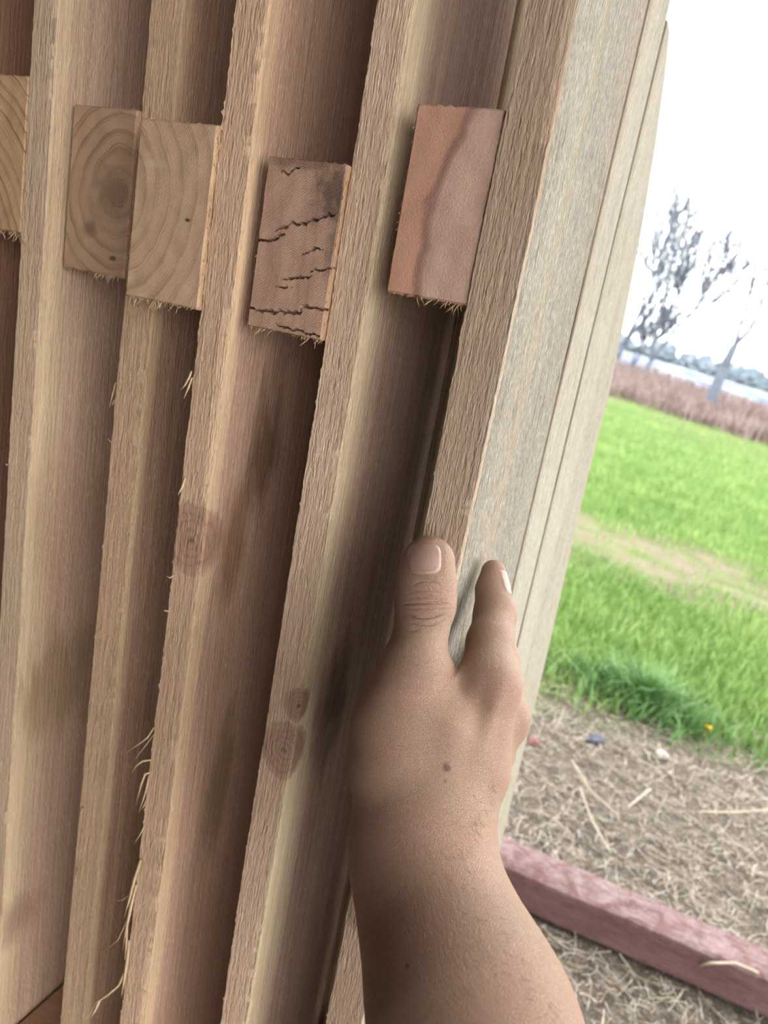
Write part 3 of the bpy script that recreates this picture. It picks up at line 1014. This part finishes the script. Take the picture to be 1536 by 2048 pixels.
_a, _b = ground_pt(987, 1719, .08), ground_pt(1536, 1957, .08)
_t = (_b - _a)[:2] / np.linalg.norm((_b - _a)[:2])


def off_timber(x, y):
    u = -(x - _a[0]) * _t[1] + (y - _a[1]) * _t[0]
    return -.03 < u < .115


straw = straws('loose_straw', 15000, 21, (-.75, 1.1), (.85, 2.8), .05, .0015, M_STRAW, lambda x, y, r: not (x < 0 and y < 1.02) and not off_timber(x, y) and y < meadow_edge(x) + .25 * r.normal() and vn(x * 5, y * 5, 3.0) > -.35 + .3 * r.normal())
tag(straw, 'loose dry straw and clippings littering the bare soil', 'straw', None, 'stuff')

# single stalks that stand out
def stalk(px_pts, label, wd=.006, z=.022, mat=None):
    P = [ground_pt(x, y, z + dz) for (x, y, dz) in px_pts]
    Q = []
    for (p, q) in zip(P, P[1:]):
        for k in range(4): Q.append(p + (q - p) * k / 4)
    Q.append(P[-1])
    V, F = [], []
    for i, p in enumerate(Q):
        tg_ = Q[min(i + 1, len(Q) - 1)] - Q[max(i - 1, 0)]; tg_ /= np.linalg.norm(tg_)
        s = np.cross(tg_, (0, 0, 1.0)); s /= np.linalg.norm(s); u = np.cross(s, tg_)
        for k in range(6):
            a = k * math.pi / 3
            V.append(p + (s * math.cos(a) + u * math.sin(a)) * wd * .5)
    for i in range(len(Q) - 1):
        for k in range(6):
            F.append((i * 6 + k, i * 6 + (k + 1) % 6, (i + 1) * 6 + (k + 1) % 6, (i + 1) * 6 + k))
    F.append(tuple(range(6))[::-1]); F.append(tuple((len(Q) - 1) * 6 + k for k in range(6)))
    o = mesh_obj('straw_stalk', V, F, mat or M_STRAW, None, True)
    tag(o, label, 'stalk', 'single stalks on the soil')
    return o


M_STALK = blade_mat('pale_stalk', srgb(160, 150, 130), srgb(150, 138, 118), srgb(136, 126, 108), 30.0)
stalk([(1143, 1520, 0), (1180, 1580, 0), (1239, 1635, 0)], 'long pale straw stalk slanting right, topmost of the two that meet at a bend', .0048, mat=M_STALK)
stalk([(1160, 1575, 0), (1183, 1640, 0), (1222, 1708, 0)], 'long pale straw stalk pointing steeply down towards the red timber', .0048, mat=M_STALK)
stalk([(1255, 1615, 0), (1300, 1578, 0)], 'short stout straw stalk rising to the right in the middle of the soil', .0055, mat=M_STALK)
stalk([(1105, 1635, 0), (1150, 1676, 0)], 'short thin straw stalk lying just behind the red timber', .0034, mat=M_STALK)
stalk([(1395, 1623, 0), (1460, 1625, 0), (1536, 1620, 0), (1580, 1617, 0)], 'long straight stalk lying flat towards the right border', .0042, mat=M_STALK)
# ------------------------------------------------------------------ red timber
M_TIM = None
tt_ = NT('red_stained_timber'); pp = tt_.obj()
tc_ = tt_.mix(tt_.ramp(tt_.noise(pp, (6, 30, 30), 4, .6), [(.35, 0), (.65, 1)]), srgb(90, 63, 61), srgb(106, 79, 77))
tz_ = tt_.ramp(tt_.math('MULTIPLY', tt_.sep(pp)[2], 10.0), [(.66, .12), (.77, 1.0)])
tc_ = tt_.mix(tt_.math('MULTIPLY', tz_, tt_.ramp(tt_.noise(pp, (26, 34, 34), 5, .72, .6, off=3), [(.40, 0), (.62, .85)])), tc_, srgb(134, 119, 119))
tc_ = tt_.mix(tt_.ramp(tt_.noise(pp, (60, 160, 160), 3, .6, off=8), [(.5, 0), (.7, .5)]), tc_, srgb(76, 52, 50))
M_TIM = tt_.done(tc_, .8, tt_.bump(tt_.noise(pp, (30, 240, 240), 4, .6), .003), .2)
TS = .080
pA, pB = ground_pt(987, 1719, TS), ground_pt(1536, 1957, TS)
dirT = pB - pA; dirT[2] = 0; lenT = np.linalg.norm(dirT); dirT /= lenT
perp = np.array((-dirT[1], dirT[0], 0))
tv, tf = [], []
L0, L1 = -.22, lenT + .9
secs = np.linspace(L0, L1, 60)
prof_t = [(0, .004), (.004, 0), (TS * 1.05 - .004, 0), (TS * 1.05, .004), (TS * 1.05, TS - .005), (TS * 1.05 - .006, TS), (.006, TS), (0, TS - .005)]
for s in secs:
    for (u, z) in prof_t:
        tv.append((s, u + .002 * vn(s * 9, u * 30, z * 30), z + .002 * vn(s * 8, u * 33, z * 20 + 5)))
for i in range(len(secs) - 1):
    for k in range(8):
        a = i * 8 + k; b = i * 8 + (k + 1) % 8
        tf.append((a, b, b + 8, a + 8))
tf.append(tuple(range(8))[::-1]); tf.append(tuple((len(secs) - 1) * 8 + k for k in range(8)))
timber = mesh_obj('timber', tv, [f[::-1] for f in tf], M_TIM, None, True)
timber.data.set_sharp_from_angle(angle=math.radians(40))
timber.matrix_world = Matrix(((dirT[0], perp[0], 0, pA[0]), (dirT[1], perp[1], 0, pA[1]), (0, 0, 1, 0.0), (0, 0, 0, 1)))
tag(timber, 'square red-stained timber with chalky white wear lying on the soil', 'timber')
# thin bent twig over the timber
stalk([(1300, 1905, .004), (1345, 1925, .012), (1385, 1934, .02), (1425, 1926, .075), (1470, 1926, .078), (1515, 1945, .075), (1540, 1990, .02)],
      'thin bent twig arching over the front of the red timber', .0045, .005, M_STALK)


def pebble(px, py, r, mat, name, label, cat, sq=(1, 1, .6)):
    import bmesh
    bm = bmesh.new(); bmesh.ops.create_icosphere(bm, subdivisions=3, radius=1)
    for v in bm.verts:
        k = 1 + .25 * mnoise.noise(v.co * 1.3 + Vector((px, py, 0)))
        v.co = Vector((v.co.x * sq[0], v.co.y * sq[1], v.co.z * sq[2])) * r * k
    me = bpy.data.meshes.new(name); bm.to_mesh(me); bm.free(); me.materials.append(mat)
    me.polygons.foreach_set('use_smooth', np.ones(len(me.polygons), dtype=bool))
    o = bpy.data.objects.new(name, me); COL.objects.link(o)
    g = ground_pt(px, py); o.location = (g[0], g[1], gh(g[0], g[1]) + r * sq[2] * .6); o.rotation_euler = (0, 0, px)
    tag(o, label, cat); return o


def plain(name, c, c2, sc=80.0, rough=.9):
    t = NT(name); p = t.obj()
    return t.done(t.mix(t.ramp(t.noise(p, sc, 3, .6), [(.35, 0), (.65, 1)]), c, c2), rough, t.bump(t.noise(p, sc * 2, 3), .002))


pebble(1190, 1478, .032, plain('slate', srgb(84, 90, 104), srgb(60, 62, 70)), 'stone', 'dark slate blue stone lying below the dark grass tuft', 'stone', (.5, 1.1, .4))
pebble(1325, 1508, .02, plain('pale_stone', srgb(160, 156, 148), srgb(130, 124, 116)), 'stone', 'small whitish stone on the soil near the meadow edge', 'stone')
pebble(1068, 1480, .018, plain('brick_chip', srgb(124, 80, 74), srgb(104, 66, 62)), 'brick_chip', 'small red brick chip beside the foot of the panel', 'brick chip', (1, .8, .5))
for (fx, fy) in ((1408, 1473),):
    g = ground_pt(fx, fy)
    V_, F_ = [(g[0], g[1], .035)], []
    for k in range(10):
        a_ = k * .628
        V_ += [(g[0] + .008 * math.cos(a_ - .25), g[1] + .008 * math.sin(a_ - .25), .037), (g[0] + .014 * math.cos(a_), g[1] + .014 * math.sin(a_), .036), (g[0] + .008 * math.cos(a_ + .25), g[1] + .008 * math.sin(a_ + .25), .037)]
        F_.append((0, 1 + k * 3, 2 + k * 3, 3 + k * 3))
    V_ += [(g[0] - .001, g[1], 0), (g[0] + .001, g[1], 0)]
    F_.append((0, len(V_) - 2, len(V_) - 1))
    fo = mesh_obj('dandelion', V_, F_, plain('petals', srgb(232, 190, 40), srgb(220, 170, 30)), None)
    tag(fo, 'tiny yellow dandelion in the grass edge', 'flower')

# ------------------------------------------------------------------ background
bp = []
for k in range(15000):
    y = 16.0 + 16 * rg.uniform() ** 1.5
    x = rg.uniform(-.24 * y - .5, .14 * y + 1)
    bp.append((x, y, 0, (.65 + .35 * vn(x * .5, y * .5, 3.0)) * (.55 + .45 * min(1, (y - 16) / 4))))
brush = blades('dry_brush', bp, .75, .035, M_BRUSH, .5, 9)
tag(brush, 'belt of reddish brown dry brush beyond the meadow', 'brush', None, 'stuff')

wt = NT('pond_water'); wp = wt.obj()  # pale noise paints sky reflections into the colour; water has no specular
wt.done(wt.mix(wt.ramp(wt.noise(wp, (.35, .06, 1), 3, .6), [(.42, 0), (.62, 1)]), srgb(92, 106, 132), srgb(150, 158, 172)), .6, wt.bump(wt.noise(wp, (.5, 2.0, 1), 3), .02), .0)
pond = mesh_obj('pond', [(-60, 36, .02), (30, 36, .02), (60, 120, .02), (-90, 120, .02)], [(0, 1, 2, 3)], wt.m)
tag(pond, 'pond water with painted pale sky reflections between the brush and the far trees', 'pond', None, 'structure')

M_BARK = plain('hazed_bark', srgb(92, 98, 108), srgb(78, 84, 92), 12.0)  # distance haze put into the bark as a paler, bluer colour
M_FARTREE = plain('far_trees', srgb(120, 130, 140), srgb(100, 112, 120), 1.0)  # blue-grey haze of the far bank painted into the crowns


def tube(V, F, p0, p1, r0, r1, n=5):
    t = p1 - p0; L = np.linalg.norm(t)
    if L < 1e-6: return
    t /= L
    s = np.cross(t, (0.3, 1, 0.1)); s /= np.linalg.norm(s); u = np.cross(t, s)
    b = len(V)
    for (p, r) in ((p0, r0), (p1, r1)):
        for k in range(n):
            a = 2 * math.pi * k / n
            V.append(p + (s * math.cos(a) + u * math.sin(a)) * r)
    for k in range(n):
        F.append((b + k, b + (k + 1) % n, b + n + (k + 1) % n, b + n + k))
    F.append(tuple(b + n + k for k in range(n)))


def grow(V, F, p, d, L, r, lev, R):
    n = 4
    q = p
    for i in range(n):
        d2 = d + np.array((R.uniform(-.16, .16), R.uniform(-.16, .16), R.uniform(-.02, .14)))
        d2 /= np.linalg.norm(d2)
        e = q + d2 * L / n
        tube(V, F, q, e, max(.013, r * (1 - .12 * i)), max(.011, r * (1 - .12 * (i + 1))), 5 if r > .03 else 3)
        if lev > 0 and i >= 1:
            for _ in range(2 if lev > 1 else 2):
                sd = d2 + np.array((R.uniform(-1, 1), R.uniform(-1, 1), R.uniform(-.1, .5))) * .75
                sd /= np.linalg.norm(sd)
                grow(V, F, e, sd, L * R.uniform(.45, .68), max(.013, r * (1 - .16 * (i + 1)) * .6), lev - 1, R)
        q, d = e, d2


def tree(px, py, y, hgt, r, label, seed, lean=(0, 0), lev=3, trunk=.4):
    ry = ray(px, py); base = CAMP + ry * (y / ry[1]); base[2] = 0
    root = empty('bare_tree', base)
    tag(root, label, 'tree', 'bare trees beyond the brush')
    R = random.Random(seed)
    V, F = [], []
    p = np.zeros(3); d = np.array((lean[0], lean[1], 1.0)); d /= np.linalg.norm(d)
    tr = d * hgt * trunk
    tube(V, F, p - d * .1, p + tr * .5, r * 1.2, r, 8); tube(V, F, p + tr * .5, p + tr, r, r * .8, 8)
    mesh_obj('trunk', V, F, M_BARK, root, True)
    V, F = [], []
    for k in range(3 if lev > 2 else 2):
        s = d + np.array((R.uniform(-.35, .35), R.uniform(-.35, .35), .3)); s /= np.linalg.norm(s)
        grow(V, F, p + tr * R.uniform(.85, 1), s, hgt * (1 - trunk) * R.uniform(.7, .95), r * .72, lev, R)
    mesh_obj('branches', V, F, M_BARK, root, True)
    return root


tree(1290, 735, 24, 3.7, .075, 'slender bare tree just right of the outer panel edge', 4, (.12, 0), 3, .22)
tree(1238, 705, 30, 4.8, .11, 'bare tree half hidden behind the outer panel edge', 15, (.05, 0), 3, .2)
tree(1262, 735, 27, 1.9, .06, 'low twiggy bare bush tree between the two taller bare trees', 23, (.02, 0), 3, .12)
# forked tree: built as two long limbs
def forked():
    D = 20.0
    def at(x, y):
        r = ray(x, y); return CAMP + r * (D / r[1])
    base = at(1428, 785); base[2] = 0
    root = empty('bare_tree', base)
    tag(root, 'forked bare tree with two long thin limbs near the right border', 'tree', 'bare trees beyond the brush')
    b = at(1428, 785)
    V, F = [], []
    tube(V, F, np.array((0, 0, -.1)), at(1448, 735) - base, .15, .12, 8); tube(V, F, at(1448, 735) - base, at(1470, 690) - base, .12, .09, 8)
    mesh_obj('trunk', V, F, M_BARK, root, True)
    for line, r0 in (([(1470, 690), (1480, 655), (1495, 610), (1504, 570), (1509, 480), (1512, 380)], .055), ([(1470, 690), (1500, 660), (1520, 615), (1536, 575), (1560, 500), (1575, 400)], .06)):
        V, F = [], []
        P = [at(*q) - base for q in line]
        for i in range(len(P) - 1):
            tube(V, F, P[i], P[i + 1], r0 * (1 - .17 * i), r0 * (1 - .17 * (i + 1)), 6)
            R = random.Random(i)
            if i in (0, 1, 2, 3):
                for _ in range(2):
                    s = np.array((R.uniform(-.6, .6), R.uniform(-.5, .5), 1)); s /= np.linalg.norm(s)
                    grow(V, F, P[i + 1], s, .5, r0 * .3, 1, R)
        mesh_obj('limb', V, F, M_BARK, root, True)
forked()


# far bank trees: individual rounded crowns with bare irregular outline
import bmesh as _bm
def far_tree(x, y, w, hgt, seed, label):
    bm = _bm.new(); _bm.ops.create_icosphere(bm, subdivisions=4, radius=1)
    for v in bm.verts:
        k = 1 + .35 * mnoise.noise(v.co * 2.0 + Vector((seed * 3.3, 0, 0))) + .25 * mnoise.noise(v.co * 6 + Vector((seed, 5, 0)))
        v.co = Vector((v.co.x * w, v.co.y * w * .7, max(-.15, v.co.z * .9 + .45) * hgt)) * k
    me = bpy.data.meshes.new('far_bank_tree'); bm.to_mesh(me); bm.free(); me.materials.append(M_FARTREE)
    o = bpy.data.objects.new('far_bank_tree', me); COL.objects.link(o); o.location = (x, y, 0)
    tag(o, label, 'tree', 'grey trees on the far bank')


for k in range(16):
    row = k % 2
    far_tree(-30 + k * 3.1, (126, 140)[row] + 2 * hsh(k, 2), 2.1 + .35 * hsh(k, 1), 1.3 + 1.1 * hsh(k, 3), k, 'tree coloured blue-grey as haze, in the row on the far bank of the pond')

# unseen barn shell added to block sky light: roof overhead, walls left and behind
M_BLOCKER = wood('blocker_board', srgb(74, 59, 49), srgb(82, 66, 56), .01, .4, seed=60.0)
def slab(name, x0, x1, y0, y1, z0, z1, label):
    v = [(x, y, z) for z in (z0, z1) for y in (y0, y1) for x in (x0, x1)]
    o = mesh_obj(name, v, [(0, 2, 3, 1), (4, 5, 7, 6), (0, 1, 5, 4), (2, 6, 7, 3), (0, 4, 6, 2), (1, 3, 7, 5)], M_BLOCKER)
    tag(o, label, None, None, 'structure'); return o
slab('blocker_roof', -2.6, BLOCKER_ROOF_X, -2.2, 1.0, 2.35, 2.45, 'unseen boarded roof over the stack, added to block sky light')
slab('blocker_left', -1.0, -.92, -2.0, 1.0, 0, 2.35, 'unseen boarded wall behind the stack, added to shape the light')
slab('blocker_back', -1.0, BACK_X, -2.1, -2.0, 0, 2.35, 'unseen boarded wall behind the photographer, added to block sky light')

# ------------------------------------------------------------------ light and camera
world = bpy.data.worlds.new('overcast_sky'); scene.world = world; world.use_nodes = True
wn = world.node_tree; bg = wn.nodes['Background']
tcw = wn.nodes.new('ShaderNodeTexCoord'); sp = wn.nodes.new('ShaderNodeSeparateXYZ'); rp = wn.nodes.new('ShaderNodeValToRGB')
wn.links.new(tcw.outputs['Generated'], sp.inputs[0]); wn.links.new(sp.outputs['Z'], rp.inputs[0]); wn.links.new(rp.outputs[0], bg.inputs['Color'])
rp.color_ramp.elements[0].position = 0.0; rp.color_ramp.elements[0].color = (.92, .96, 1, 1)
rp.color_ramp.elements[1].position = 0.7; rp.color_ramp.elements[1].color = (1, .99, .97, 1)
bg.inputs['Strength'].default_value = 1.0

cam = bpy.data.cameras.new('camera'); co = bpy.data.objects.new('camera', cam); COL.objects.link(co)
cam.sensor_fit = 'VERTICAL'; cam.sensor_height = 36.0; cam.lens = F_PX / 2048 * 36.0
cam.clip_start = .01; cam.clip_end = 1000
R3 = Matrix(((M[0, 0], -M[0, 1], -M[0, 2]), (M[1, 0], -M[1, 1], -M[1, 2]), (M[2, 0], -M[2, 1], -M[2, 2])))
mw = R3.to_4x4(); mw.translation = Vector((0, 0, CAM_H)); co.matrix_world = mw
cam.dof.use_dof = True; cam.dof.focus_distance = .40; cam.dof.aperture_fstop = cam.lens / 2.6
scene.camera = co
scene.view_settings.view_transform = 'Standard'; scene.view_settings.look = 'None'
scene.view_settings.gamma = 1.0; scene.view_settings.use_curve_mapping = False
scene.view_settings.exposure = 2.58
try:
    scene.cycles.use_denoising = True
except Exception:
    pass
